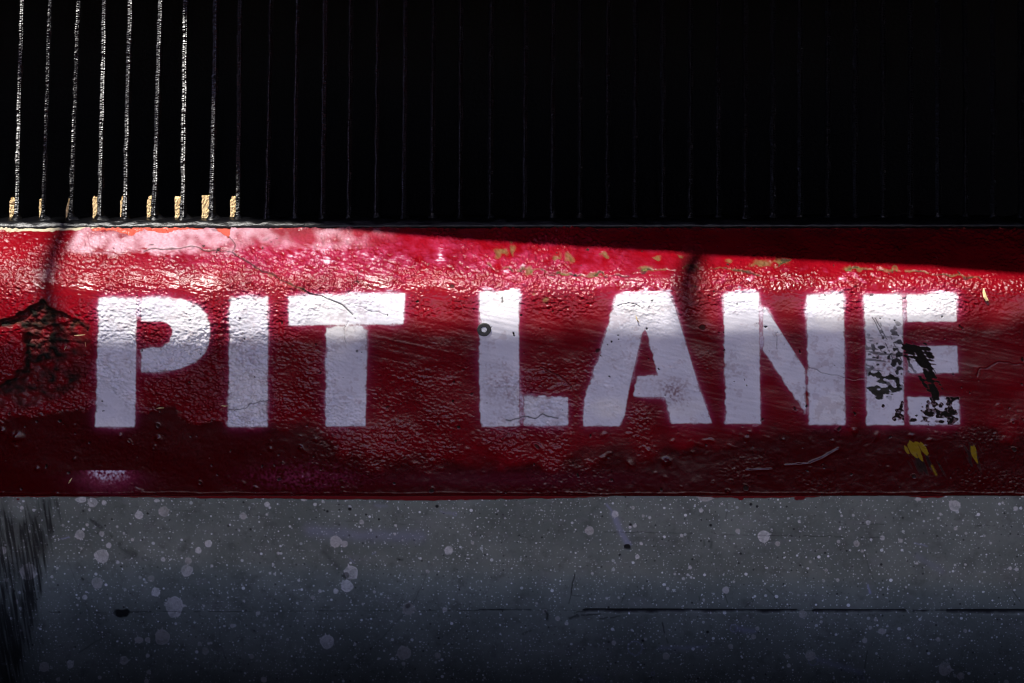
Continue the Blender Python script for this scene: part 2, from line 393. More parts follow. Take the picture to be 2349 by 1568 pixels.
for q in ([(2002, 728), (2060, 848)], [(2040, 765), (2072, 835)], [(2100, 790), (2150, 860)], [(2008, 730), (2040, 790)]):
    spk = np.maximum(spk, .75 * np.exp(-(dist(U + n_mid * .5, V, q) / 1.1) ** 2) * (n_mid > -.6))
dirt_shade = np.clip(dirt_shade + fl + scf + spk * (paint + .2), 0, 1)
paint = paint * (1 - fl) * (1 - .9 * scf)

# yellow scrape marks
yz = np.clip(1.3 * np.exp(-(((U - 2101) / 27) ** 2 + ((V - 1030) / 20) ** 2) ** 2) + .95 * np.exp(-(((U - 2118 - .45 * (V - 1055)) / 20) ** 2 + ((V - 1055) / 34) ** 2) ** 2), 0, 1.3)
n_fe = noise(SH, 1.6, 7, 36, -28)
yellow = sst(.55, .70, yz * .70 + .16 * n_fd + .16 * n_fe - .10 * (V > 1042)) * (yz > .15)
yellow = np.maximum(yellow, blob(U, V, 2233, 1040, 30, 40, 3) * sst(.6, .75, .9 * np.exp(-(((U - 2233) / 12) ** 2 + ((V - 1038) / 26) ** 2)) + .2 * n_fd))
yellow = np.maximum(yellow, .8 * np.exp(-(dist(U, V, [(2138, 1070), (2148, 1090)]) / 2.5) ** 2))
dirt_shade = np.clip(dirt_shade + .8 * sst(.3, .55, .6 * np.exp(-(((U - 2118 - .5 * (V - 1060)) / 30) ** 2 + ((V - 1062) / 34) ** 2) ** 2) + .2 * n_fd - .05) * (1 - yellow) * blob(U, V, 2120, 1060, 60, 55, 3) + .6 * sst(.4, .6, .65 * blob(U, V, 2228, 1040, 24, 34) + .2 * n_fd) * (1 - yellow) * blob(U, V, 2228, 1040, 40, 50, 3), 0, 1)
dirt_shade = dirt_shade * (1 - yellow)
wear = sst(.7, 2.0, n_8 + .6 * n_f2 + .5 * n_big) * .45 + .30 * sst(1.6, 2.2, n_mid) * sst(760, 900, V)
paint = paint * (1 - wear * (paint < .999) * .6 - wear * .45)
thin = np.clip(.45 * blob(U, V, 2035, 835, 40, 40) + .35 * blob(U, V, 1545, 905, 30, 30) + .25 * blob(U, V, 1150, 880, 35, 30) + .22 * blob(U, V, 570, 800, 40, 40) + .10 * sst(.3, 1.8, n_40), 0, .6)
paint = paint * (1 - thin * np.clip(.7 + .5 * n_f2, .1, 1.5))
patch = np.clip(blob(U, V, 795, 768, 44, 24, 2) + blob(U, V, 1395, 938, 42, 26, 2) + .8 * blob(U, V, 1150, 700, 40, 26) + .8 * blob(U, V, 1470, 705, 60, 22) + .5 * sst(.6, 1.6, n_60), 0, 1)

# texture zones
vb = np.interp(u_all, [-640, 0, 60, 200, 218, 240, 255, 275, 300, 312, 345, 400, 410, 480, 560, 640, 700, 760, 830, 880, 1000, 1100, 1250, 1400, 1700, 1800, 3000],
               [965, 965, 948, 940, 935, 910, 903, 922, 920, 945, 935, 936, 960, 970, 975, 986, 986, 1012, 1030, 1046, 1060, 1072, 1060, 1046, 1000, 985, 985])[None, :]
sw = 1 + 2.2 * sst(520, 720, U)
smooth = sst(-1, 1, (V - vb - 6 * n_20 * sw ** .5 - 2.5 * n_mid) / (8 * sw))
right = sst(1380, 1640, U + 40 * n_40)
brush = blob(U, V, 1060, 770, 470, 105, 2) * sst(560, 720, U) * (1 - .55 * blob(U, V, 1010, 900, 180, 60))
brush = np.clip(brush + .8 * right * sst(690, 740, V), 0, 1)
rough = (1 - smooth) * np.clip(1.0 - .78 * brush * sst(700, 745, V) - .30 * brush - .25 * right, .12, 1)
rough *= np.clip(.80 + .30 * n_60 + .28 * n_20, .22, 1.5)
rough *= 1 - .35 * sst(650, 760, U) * sst(860, 900, V)
rough *= 1 + (.45 * sst(700, 450, U) + .7 * np.clip(paint, 0, 1) * sst(900, 700, U)) * sst(740, 790, V)
rough *= 1 + .8 * blob(U, V, 1470, 745, 110, 22) + .5 * blob(U, V, 1240, 735, 60, 18)
rough *= 1 - .45 * np.clip(paint, 0, 1) * sst(790, 740, V)
rough *= 1 - .22 * np.clip((chk * (V < 585)), 0, 1)
lump_z = blob(U, V, 1230, 1015, 330, 45, 1) + .9 * blob(U, V, 1800, 1000, 300, 22) + .8 * blob(U, V, 2100, 985, 120, 18) + .5 * blob(U, V, 2290, 930, 70, 60) + .35 * blob(U, V, 80, 1020, 90, 30)
lumps = sst(.9, 2.2, n_lump) * lump_z + sst(1.9, 2.8, n_lump) * .45 * (V > 940)
for (a, b, r, h) in [(1428, 1078, 24, .0), (1527, 1090 - 30, 9, 2.6), (275, 1000 - 0, 6, 1.6), (362, 1006, 7, 2), (30, 1003, 12, 2), (5, 988, 8, 2), (1320, 870, 5, 1.5), (1219, 921, 4, 1.4), (170, 1053, 5, 1.4), (690, 1027, 6, 1.5), (620, 1030, 5, 1.2), (85, 1075, 6, 1.3)]:
    lumps = lumps + h * blob(U, V, a, b, r * .8)
lumps += sst(.3, 1.5, n_8) * 1.8 * (blob(U, V, 1428, 1076, 30, 22, 2) + .8 * blob(U, V, 32, 1005, 24, 14, 2) + .8 * blob(U, V, 600, 1110, 45, 12, 2) + .7 * blob(U, V, 1735, 985, 20, 12, 2))
ridge = np.exp(-(dist(U, V, [(1858, 1063), (1885, 1052), (1922, 1031)]) / 3.2) ** 2) + .7 * np.exp(-(dist(U, V, [(1712, 1080), (1770, 1077)]) / 1.8) ** 2) + .6 * np.exp(-(dist(U, V, [(1800, 1068), (1856, 1064)]) / 1.8) ** 2)
bead = np.exp(-((V - 1131.5 + 1.0 * n_20) / 1.8) ** 2)

H = rough * ((.40 * n_f1 + .56 * n_f2) * (1 + .5 * sst(690, 640, V)) + .27 * n_mid + .15 * n_wr + .22 * n_8) + smooth * .03 * n_f2 + (1 - smooth) * brush * .13 * n_str + right * .05 * n_hst * (V > 690) * (1 - .75 * smooth)
H += .9 * n_20 * (1 - smooth) * .6 + 2.2 * n_big * .5 + smooth * (.22 * n_20 + .10 * n_8) + smooth * (-1.1) * 0
H += .42 * n_st2 * (blob(U, V, 760, 640, 240, 50) + .7 * blob(U, V, 330, 650, 200, 40) + .5 * blob(U, V, 60, 630, 120, 60)) + smooth * (.08 * n_mid + .16 * n_f2 * sst(-.3, 1.2, n_60)) * (.3 + .7 * sst(500, 900, U))
H += 1.6 * lumps + 2.2 * ridge + .45 * bead + .9 * (1 - smooth) * 0
H += -10.0 * hol * (1 + .18 * n_8) - 7 * crev + hol * 1.3 * (n_mid + n_8)
H += -2.4 * np.clip(cr_main, 0, 1) - 1.8 * np.clip(cr_h + cr_h2, 0, 1) - 1.2 * sp - .5 * fl - .6 * bare + .25 * np.clip(paint, 0, 1) * .5
H += -1.8 * orange + 1.2 * chk * (V > cb) + -1.5 * pin - 2.0 * cream
H += 1.0 * sst(vb - 2, vb + 3, V) * 0
H = H / 1000.0
fine = np.clip(.25 + .75 * rough + .25 * lump_z * smooth + .3 * (V < 650), .22, 1.3)

A = np.radians(FT)
K = (DC + y0) / DC
P = np.stack([(U - 1174.5) / 1000 * K, y0 - np.cos(A) * H, ZC + ((784 - V) / 1000 - ZC) * K + np.sin(A) * H], -1)
attrs = dict(patch=patch, paint=paint, spray=spray, chalk=chalk, orange=orange, cream=cream, moss=moss, dirt_shade=dirt_shade, bare=bare, yellow=yellow, smooth=smooth, fine=fine)

# close the block: ledge behind the front edge, rounded foot, back
front_top, foot = P[0], P[-1]
led = foot.copy()
rows_top = [np.stack([P[0][:, 0], np.full(len(u_all), .13), np.full(len(u_all), P[0][:, 2].mean() - .012)], -1),
            np.stack([P[0][:, 0], np.full(len(u_all), .02), P[0][:, 2] - .008], -1)]
rows_bot = [np.stack([foot[:, 0], foot[:, 1] + .004, foot[:, 2] - .003], -1), np.stack([foot[:, 0], foot[:, 1] + .06, foot[:, 2] - .004], -1)]
PF = np.concatenate([np.stack(rows_top), P, np.stack(rows_bot)])
pad = {k: np.concatenate([np.repeat(a[:1], 2, 0), a, np.repeat(a[-1:], 2, 0)]) for k, a in attrs.items()}
pad['dirt_shade'][:2] = 1.0
Fi = lambda m: m[:-1, :-1] & m[1:, 1:]
wall = link('painted_wall', None)
tag(wall, 'red painted concrete kerb wall with white stencilled PIT LANE lettering', 'wall')
any_let = np.zeros((PF.shape[0] - 1, PF.shape[1] - 1), bool)
for k, mk_ in let_mask.items():
    full = np.zeros(PF.shape[:2], bool); full[2:-2] = mk_
    fm = Fi(full); any_let |= fm
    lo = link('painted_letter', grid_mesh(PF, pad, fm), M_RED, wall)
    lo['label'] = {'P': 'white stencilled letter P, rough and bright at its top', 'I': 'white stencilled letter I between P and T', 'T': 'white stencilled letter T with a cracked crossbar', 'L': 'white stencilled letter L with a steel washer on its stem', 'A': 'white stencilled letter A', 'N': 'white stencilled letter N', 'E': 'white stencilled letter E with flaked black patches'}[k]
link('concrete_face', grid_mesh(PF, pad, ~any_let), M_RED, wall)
zf = float(foot[:, 2].mean()); zt = float(P[0][:, 2].mean())
link('concrete_core', box_mesh(float(P[0, 0, 0]), float(P[0, -1, 0]), .01, .128, zf - .01, zt - .03), M_CONC, wall)

# ------------------------------------------------------------------ grey skirting boards
YGL = yat(0, 1137) + .010; YGR = yat(2349, 1137) + .010
SYG = (YGR - YGL) / (bp(2349, 1137, YGR)[0] - bp(0, 1137, YGL)[0]); YG = YGL - SYG * bp(0, 1137, YGL)[0]
u_g = np.arange(-640, 2990, STEP); v_g = np.arange(1126.0, 1640.0, STEP)
G, W = np.meshgrid(u_g, v_g); SG = G.shape
g_mid = noise(SG, 4, 4, 21); g_8 = noise(SG, 8, 8, 22); g_20 = noise(SG, 18, 18, 23); g_v = noise(SG, 2.2, 34, 24, -10); g_v2 = noise(SG, 3.0, 16, 25, -10); g_d = noise(SG, 40, 1.8, 26, 27)
splat = np.zeros(SG); tan = np.zeros(SG); dark = np.zeros(SG); smear = np.zeros(SG); redlip = np.zeros(SG); dent = np.zeros(SG)
rs = np.random.default_rng(5)
def cut(u, v, r):
    c0, c1 = np.searchsorted(u_g, [u - r, u + r]); r0, r1 = np.searchsorted(v_g, [v - r, v + r])
    return slice(r0, r1), slice(c0, c1)
def add_splat(u, v, ru, rv=None, t=0.0, op=1.0):
    rv = rv or ru; s = cut(u, v, 2.2 * max(ru, rv) + 6); gu, gv = G[s] - u, W[s] - v
    th = np.arctan2(gv / rv, gu / ru); rad = np.hypot(gu / ru, gv / rv)
    edge = 1 + .04 * np.sin(3 * th + rs.uniform(0, 6)) + .03 * np.sin(5 * th + rs.uniform(0, 6)) + .03 * g_mid[s]
    if ru > 9:
        for _ in range(rs.integers(2, 7)):
            a = rs.uniform(-3.1, 3.1); edge = edge + rs.uniform(.08, .35) * np.exp(-((np.angle(np.exp(1j * (th - a)))) / .07) ** 2)
    m = sst(1.0 + .9 / ru, 1.0 - .9 / ru, rad / edge)
    tt = .0 if t == 0 else t
    op2 = op * (1 - (.30 + .15 * t) * sst(.1, 1.2, g_mid[s] + .5 * g_8[s]) * (.3 + .7 * (ru > 7)))
    op2 = op2 * (.80 + .20 * sst(.75, .97, rad))
    splat[s] = np.maximum(splat[s], m * op2); tan[s] = np.where(m > .4, tt, tan[s])
F = 3.359
S = {0: [(625,155,40,22,0),(712,175,36,36,.3),(801,177,18,0,0),(168,217,14,0,.2),(690,232,10,0,.3),(1070,272,31,0,.1),(1260,245,38,0,.8),(1875,280,26,0,.7),(2052,190,16,0,0),(672,347,12,0,.3),(614,424,36,0,.4),(785,417,18,0,.5),(903,362,9,0,0),(954,414,9,0,0),(1020,462,12,0,.1),(838,506,20,0,.1),(783,588,57,50,.25),(907,636,13,0,.1),(1257,613,18,0,.2),(1605,494,28,0,.1),(1528,544,24,0,0),(1450,625,26,0,.9),(1440,703,44,0,.6),(217,710,64,0,.6),(22,545,30,0,.2),(48,772,14,0,.4),(747,797,42,0,.8),(1165,762,24,0,1),(1200,866,33,0,.1),(653,906,19,0,.2),(605,915,9,0,.3),(596,966,9,0,0),(850,915,10,0,.2),(1345,980,64,84,.45),(1987,1028,16,0,.4),(1070,1235,32,24,.8),(1138,1235,20,0,.7),(1250,1213,58,0,1),(1583,1320,24,28,.9),(1538,1265,14,0,.8),(1607,1262,10,0,.2),(1627,1258,9,0,.2),(1789,1126,16,0,.5),(1138,1355,15,0,.3),(955,1393,32,0,.6),(1938,1363,18,0,1),(540,1422,27,34,.1),(340,1445,38,0,.7),(448,1540,16,0,.4),(768,1524,14,0,.2),(1130,1552,18,0,.2),(1145,1483,16,0,.5),(2030,1538,20,0,.3),(125,942,16,0,.7),(1632,664,11,0,.1),(1570,972,9,0,.1),(1880,935,9,0,.1),(400,748,11,0,.1),(410,788,7,0,.1),(485,352,9,0,.3),(228,398,8,0,.2),(270,405,8,0,.1),(184,470,9,0,.3),(442,680,9,0,.1),(626,530,8,0,.1),(1210,162,22,12,.1),(1255,160,10,0,0),(1843,390,8,0,0)],
     950: [(106,190,20,0,.1),(390,150,26,14,.1),(475,190,14,0,0),(536,167,11,0,0),(104,268,9,0,0),(833,327,18,0,.5),(1096,352,10,0,0),(1090,418,10,0,.2),(635,475,44,0,.55),(702,494,25,0,.6),(1504,545,32,0,.1),(752,715,54,0,.35),(721,818,46,0,.15),(635,858,20,0,.1),(514,858,13,0,.1),(932,864,11,0,.5),(192,566,11,0,.1),(350,775,11,0,.1),(152,655,9,12,0),(165,728,10,0,.1),(128,722,10,0,.2),(1195,995,46,0,1),(1475,1000,18,0,.5),(36,1028,17,0,.5),(456,908,15,0,.9),(568,1247,53,0,.3),(1160,1335,53,0,.95),(1157,1418,14,0,.4),(1420,1355,22,0,1),(82,1540,21,0,.3),(1140,1085,8,0,.2),(264,1232,11,0,.5),(965,1378,9,0,.2),(1689,487,12,0,.8),(1405,600,8,0,.6),(1342,707,14,0,.8),(784,1267,9,12,.1),(1405,1408,9,0,.2),(338,950,9,0,.2),(843,958,8,0,.1),(1938,298,7,0,0),(1884,242,7,0,0),(1040,911,8,0,.2),(182,1032,8,0,.3),(108,1072,6,0,.3),(340,1086,9,0,.3),(668,1068,8,0,.2),(1008,1318,8,0,.2),(325,1462,8,0,.1),(997,1482,7,0,.2)],
     1900: [(835,266,25,0,0),(637,392,33,0,.7),(987,354,14,0,0),(950,366,11,0,.1),(1102,292,11,0,0),(1036,492,13,0,0),(1007,593,17,0,0),(973,217,13,0,.6),(1052,280,11,0,.7),(1498,238,16,0,0),(1347,429,12,0,0),(1658,186,9,0,0),(1780,397,18,0,.6),(1980,437,46,0,-.2),(1413,675,14,0,.1),(1395,733,10,0,.1),(1420,752,10,0,.1),(1362,762,11,0,.1),(1295,726,9,0,.1),(772,914,10,0,.1),(1240,838,12,0,.2),(660,723,11,0,.3),(863,908,9,0,.4),(1688,850,26,0,.5),(1750,787,9,0,.4),(1518,924,9,0,.2),(295,1015,15,0,.8),(392,1070,18,0,.9),(461,1107,14,0,.2),(230,953,10,0,.8),(825,1258,17,0,.6),(1070,1228,11,0,.7),(1228,1360,26,0,1),(1725,1285,18,0,.9),(1902,1213,18,0,.9),(1932,1146,15,0,.6),(1858,1210,9,0,.4),(1793,1556,14,0,.2),(1530,140,55,28,.8),(1048,836,8,0,.2),(1830,1438,8,0,.2),(1345,1388,7,0,.2),(1590,1246,5,0,0)],
     2840: [(1520,200,43,0,.35),(322,320,11,0,0),(853,330,17,0,.1),(738,274,10,0,0),(649,278,9,0,0),(1411,265,10,0,0),(1393,297,8,0,0),(155,493,19,0,.8),(625,477,13,0,.5),(764,492,22,0,.8),(963,449,18,0,.3),(1104,469,16,0,.5),(1238,150,23,15,.3),(1990,222,17,0,.1),(2045,125,12,0,.2),(530,698,12,0,.7),(618,774,12,0,.3),(1230,643,10,0,.2),(1523,658,9,0,0),(1603,655,9,0,.1),(1948,682,14,0,.1),(1998,690,14,0,.1),(807,550,10,0,.6),(1891,178,10,0,.3),(350,1035,30,0,.9),(960,1168,30,22,.6),(912,1077,13,0,.6),(870,1140,13,0,.5),(827,1240,19,0,.5),(492,1095,11,0,.3),(408,1355,38,0,.8),(242,1433,15,0,.1),(230,1362,16,0,.9),(1393,1230,16,0,.8),(1600,1163,14,0,.8),(1445,1462,50,0,.7),(1567,1513,28,0,.7),(1918,1560,18,0,.6),(1527,377,14,0,.7),(1608,413,10,0,.5),(1750,432,9,0,.5),(1798,488,9,0,.1),(711,1355,8,0,.1),(949,847,8,0,.1),(1145,827,8,0,.1),(1461,1390,9,0,.5),(110,381,7,0,.1)]}
for x0, lst in S.items():
    for (cx, cy, ru, rv, t) in lst:
        add_splat(x0 / 1.6347 + cx / F, 1101.1 + cy / F, ru / F, (rv or ru) / F, max(t, 0), 1.0 if t < .5 else .95)
for _ in range(70):     # more small drops, also beyond the measured part
    uu = rs.uniform(-640, 2990)
    add_splat(uu, rs.uniform(1145, 1640), rs.uniform(1.6, 3.4), None, rs.uniform(0, .6), rs.uniform(.5, .95))
for _ in range(26):
    uu = rs.choice([rs.uniform(-640, -10), rs.uniform(2360, 2990)])
    add_splat(uu, rs.uniform(1145, 1640), rs.uniform(5, 15), None, rs.uniform(0, .9), .85)
cp = lambda x0, x, y: (x0 / 1.6347 + x / F, 1101.1 + y / F)
for x0, x, y, r in [(950,1415,206,11),(950,743,228,13),(950,570,245,10),(950,868,270,9),(950,967,307,8),(950,843,489,7),(950,949,443,7),(950,738,430,7),(950,1784,580,8),(950,1427,1222,8),(1900,870,580,10),(1900,1928,208,9),(1900,1548,1175,12),(1900,955,347,10),(1900,1430,614,8),(1900,1047,1242,11),(0,1137,262,8),(0,1758,357,8),(0,1930,381,10),(0,640,243,8),(2840,955,655,9),(2840,522,567,7),(2840,645,543,6),(2840,1385,436,7),(1900,1803,570,9),(1900,1572,352,10),(1900,1882,190,12)]:
    u, v = cp(x0, x, y); s = cut(u, v, 20)
    m = sst(1.25, .75, np.hypot(G[s] - u, W[s] - v) / (r / F) + .12 * g_mid[s]); dark[s] = np.maximum(dark[s], m); dent[s] -= m * 1.2
def line(x0, pts, w, op=1.0, tgt='dark', jit=.6, brk=None):
    q = [cp(x0, *p) for p in pts]
    us = [p[0] for p in q]; vs = [p[1] for p in q]; pd = 4 * w + 8
    c0, c1 = np.searchsorted(u_g, [min(us) - pd, max(us) + pd]); r0, r1 = np.searchsorted(v_g, [min(vs) - pd, max(vs) + pd])
    s = (slice(r0, r1), slice(c0, c1))
    m = op * np.exp(-(dist(G[s] + jit * g_mid[s], W[s] + jit * g_mid[s], q) / w) ** 2)
    if brk is not None: m = m * sst(brk - .5, brk + .5, g_8[s] + .6 * g_mid[s])
    T = dark if tgt == 'dark' else smear
    T[s] = np.maximum(T[s], m)
line(1900, [(520, 725), (497, 880)], 1.5, 1); line(1900, [(495, 880), (480, 955)], 1.1, .7); line(1900, [(497, 888), (570, 895)], 1.2, .5); line(1900, [(1200, 1100), (1218, 1180), (1240, 1255)], 1.2, .95, brk=-.8)
for a in [(1900, [(915, 865), (885, 938)], .9, .6), (1900, [(1680, 880), (1698, 945)], .9, .7), (1900, [(1840, 980), (1902, 925)], 1.0, .6), (1900, [(1483, 900), (1490, 935)], 1, .6), (950, [(1345, 715), (1300, 820), (1230, 950), (1110, 1090), (950, 1260), (720, 1470)], 1.5, .38), (950, [(1330, 715), (1215, 950), (1090, 1095)], .9, .3), (0, [(845, 1180), (720, 1260), (610, 1335)], 1.0, .6), (2840, [(830, 560), (860, 680), (910, 805)], 1.0, .5), (2840, [(70, 840), (128, 893)], 1.1, .6), (2840, [(1970, 860), (2030, 945)], 1.1, .7), (2840, [(850, 1320), (825, 1450), (800, 1535)], 1.2, .6), (0, [(1680, 1040), (1700, 1250), (1745, 1390)], .9, .35), (0, [(510, 600), (620, 860), (690, 1030), (770, 1440)], .8, .28), (950, [(880, 1063), (950, 1063)], 1, .6), (1900, [(80, 430), (160, 445)], .9, .5), (950, [(545, 560), (620, 640), (670, 690)], 6, .35), (1900, [(720, 1075), (870, 1050)], 1.5, .75), (1900, [(485, 1065), (550, 1050)], 3.5, .8), (1900, [(580, 1045), (720, 1035)], 2.0, .8), (1900, [(520, 1025), (600, 1010)], 1.5, .7), (1900, [(120, 1185), (185, 1160)], 2.5, .5), (1900, [(300, 1015), (318, 1045), (312, 1075)], 3.6, .9), (1900, [(1520, 470), (1522, 510)], 2.5, .45), (1900, [(1580, 480), (1572, 520)], 3.5, .5), (1900, [(1700, 190), (1690, 300)], 1.5, .4), (950, [(1110, 610), (1150, 620)], 3, .6), (1900, [(660, 230), (640, 330)], 5, .22), (1900, [(700, 210), (660, 235)], 4, .22)]:
    line(a[0], a[1], a[2], a[3])
line(2840, [(80, 432), (420, 436), (960, 447)], .9, .8, brk=-.9); line(1900, [(720, 400), (920, 405), (1190, 410), (1480, 418), (2050, 432)], .8, .6, brk=-.3)
line(950, [(400, 305), (830, 322), (1180, 345)], .8, .5, brk=-.5); line(2840, [(740, 345), (1310, 345), (1830, 352)], .8, .8, brk=.6); line(0, [(1330, 232), (2055, 282)], .8, .4, brk=0.0)
# scuff bundle
for k in range(9):
    o = (k - 4) * 9
    line(0, [(690, 300 + o * .4), (780, 370 + o * .6), (900, 490 + o), (1000, 560 + o * 1.1), (1100, 600 + o * .6)], .9, .35 + .35 * (abs(k - 4) < 3), brk=-.3)
for k in range(5):
    line(0, [(1080, 590 + k * 9), (1200, 585 + k * 8), (1310, 605 + k * 3)], 1.0, .38, brk=.1)
line(0, [(640, 770), (690, 795)], 4, .8, jit=2, brk=-.2)
for x0, pts, w, op in [(1900, [(770, 190), (825, 260)], 3, .5), (1900, [(825, 260), (870, 380), (930, 490)], 7, .55), (1900, [(880, 380), (955, 500)], 3, .5), (2840, [(850, 810), (865, 870)], 2.5, .85), (2840, [(470, 1385), (560, 1415), (800, 1490)], 7, .28), (1900, [(1780, 1150), (1900, 1165)], 7, .32), (1900, [(1180, 1300), (1350, 1295), (1540, 1290)], 5, .25), (950, [(440, 390), (800, 430), (1290, 440)], 14, .28), (950, [(940, 195), (1030, 205)], 4, .22), (950, [(1440, 240), (1540, 265)], 4, .25), (2840, [(1210, 490), (1300, 505)], 1.6, .5), (2840, [(1230, 590), (1420, 700)], 8, .16), (0, [(470, 460), (535, 445)], 1.5, .8), (1900, [(610, 1540), (700, 1530)], 10, .2), (1900, [(690, 1528), (740, 1540), (755, 1565)], 1.0, .4), (950, [(920, 580), (940, 560)], 1.4, .6), (950, [(748, 612), (780, 645)], 1.0, .5)]:
    line(x0, pts, w, op, 'smear', 1.2)
for x0, x, y, r in [(1900, 1752, 1145, 30), (1900, 990, 1298, 52), (1900, 1128, 1495, 14), (2840, 430, 1395, 36), (2840, 812, 1532, 11), (950, 1555, 265, 12), (2840, 895, 1562, 18)]:
    u, v = cp(x0, x, y); s = cut(u, v, 30); d = np.abs(np.hypot(G[s] - u, W[s] - v) - r / F + .5 * g_mid[s])
    smear[s] = np.maximum(smear[s], .55 * np.exp(-(d / 1.1) ** 2))
u, v = cp(1900, 925, 520); s = cut(u, v, 26)
m = sst(1.1, .6, np.hypot((G[s] - u) / 8.5, (W[s] - v) / 6.5) + .22 * g_mid[s]); dark[s] = np.maximum(dark[s], m); dent[s] -= 3 * m
u, v = cp(0, 945, 1020); s = cut(u, v, 40)
dark[s] = np.maximum(dark[s], sst(1.1, .6, np.hypot((G[s] - u) / 17, (W[s] - v) / 9.5) + .25 * g_mid[s]))
u, v = cp(950, 1190, 985); s = cut(u, v, 30)
dark[s] = np.maximum(dark[s], .75 * sst(1.1, .5, np.hypot((G[s] - u) / 13, (W[s] - v) / 9) + .3 * g_mid[s]))
u, v = cp(950, 725, 740); s = cut(u, v, 30)
dark[s] = np.maximum(dark[s], .7 * sst(1.1, .4, np.hypot((G[s] - u) / 13, (W[s] - v) / 7) + .3 * g_mid[s]))
# black grime at the left end, streaked downwards
gx = G + .20 * (W - 1150)
gr = sst(150, 60, gx + 10 * g_v) * sst(1150, 1215, W + 12 * g_v)
gr2 = sst(158, 128, gx + 4 * g_v) * np.exp(-((gx - 118) / 30) ** 2) * sst(1138, 1150, W)
g_v3 = noise(SG, 1.3, 14, 28, -10)
g_v4 = noise(SG, 1.1, 30, 29, -9)
gm = sst(.16, 1.05, .66 * gr + .55 * gr2 + .08 * g_v + .10 * g_v2 + .15 * g_v3 + .15 * g_v4 + .25 * sst(1300, 1480, W) * sst(130, 70, gx))
gm = gm * (gx < 165) * sst(-900, -200, G)
dark = np.clip(np.maximum(dark, .93 * gm * (.35 + .65 * np.clip(gr + gr2, 0, 1))), 0, 1)
dark = np.maximum(dark, .40 * sst(-.6, .9, g_20 + .4 * g_8) * sst(165, 100, gx))
# board joint
seam_c = np.interp(u_g, [-640, 0, 420, 1174, 2349, 3000], [1406, 1405.5, 1404, 1400, 1402.5, 1404])
kx = [-640, 95, 100, 258, 262, 302, 305, 400, 405, 580, 960, 1058, 1064, 1098, 1104, 1145, 1150, 1214, 1220, 1335, 1342, 1826, 1832, 1862, 1868, 2076, 2082, 2092, 2096, 2130, 2136, 2160, 2165, 2170, 2172, 2600, 3000]
kw = [.5, .5, .9, 1.2, 2, 2, 1.8, 2.2, .8, .7, .8, .9, 1.6, 1.8, 3.6, 3.8, 4.0, 4.4, .5, .5, 7.5, 7.8, .8, .9, 7.2, 7.6, .8, 1, 5, 6, 1, 4, 4, 1, 9, 12, 12]
seam_w = np.interp(u_g, kx, kw)[None, :] / 2
sd = W - seam_c[None, :] - np.where(seam_w > 2, 1.0, 0)
gap = sst(seam_w + .9, seam_w - .5, np.abs(sd + .5 * g_mid * (sd > 0) + 1.2 * g_8 * (seam_w > 2) * (sd > 0)))
gap = gap * np.where(seam_w < 1.1, sst(-.9, .3, g_8 + .5 * g_mid) * .8, 1.0)
dark = np.maximum(dark, gap); dent -= 6 * gap * (seam_w > 1.0)
# red paint overlap along the top
lip = np.interp(u_g, [-640, 0, 60, 260, 400, 640, 900, 1000, 1060, 1150, 1300, 1400, 1440, 1520, 1600, 1660, 1705, 1730, 1790, 1850, 1960, 2050, 2060, 2100, 2150, 2168, 2200, 2260, 2300, 3000],
                [1140, 1140.5, 1140, 1140, 1142, 1144, 1147, 1148, 1147, 1145, 1143, 1138, 1136, 1136, 1140, 1142, 1143.5, 1141, 1142, 1141, 1136, 1135, 1136, 1141, 1143, 1139, 1132, 1135, 1137, 1136])[None, :]
redlip = sst(.9, -.9, W - lip - .5 * g_8 - .4 * g_mid)
for (a, b, r) in [(42, 1145, 4), (1828, 1143, 9), (1835, 1140, 12), (1700, 1144, 7)]:
    redlip = np.maximum(redlip, sst(.4, .6, blob(G, W, a, b, r, r * .7) + .08 * g_mid))
splat *= (1 - redlip); dark *= (1 - redlip)
dent += 1.2 * redlip + .5 * splat * 0 + .5 * g_20 * .5
lean = math.radians(GREY_LEAN) if 'GREY_LEAN' in globals() else math.radians(9)
k0 = (DC + YG) / DC
zg0 = ZC + ((784 - 1126) / 1000 - ZC) * k0
# the boards lean back a little towards their foot
tl = math.tan(lean)
c = (ZC - ((784 - W) / 1000)) / DC               # downward slope of each sight line
# ray: y = -DC + t, z = ZC - c t ; plane: y = YG + tl*(zg0 - z)
tt = (DC + YG + tl * (zg0 - ZC)) / (1 - tl * c - SYG * (G - 1174.5) / 1000 / DC)
Yg = -DC + tt; Zg = ZC - c * tt; Xg = (G - 1174.5) / 1000 * tt / DC
dv = dent / 1000
PG = np.stack([Xg, Yg - dv * math.cos(lean), Zg - dv * math.sin(lean)], -1)
ga = dict(splat=splat, tan=tan, dark=dark, smear=smear, redlip=redlip)
plinth = link('skirting', None)
tag(plinth, 'grey painted skirting boards splashed with white paint drops below the red wall', 'skirting')
si = int(np.searchsorted(v_g, 1402))
um = link('board', grid_mesh(PG[:si + 1], {k: a[:si + 1] for k, a in ga.items()}), M_GREY, plinth)
um['label'] = 'upper grey board, lighter and thick with paint drops'
lm = link('board', grid_mesh(PG[si:], {k: a[si:] for k, a in ga.items()}), M_GREY, plinth)
lm['label'] = 'lower grey board under the cracked black joint'
xb0, xb1 = float(PG[:, 0, 0].max()), float(PG[:, -1, 0].min())
link('backing', box_mesh(xb0, xb1, max(YGL, YGR) + .06 + tl * .55, .128, GROUND, zf - .012), M_CONC, plinth)

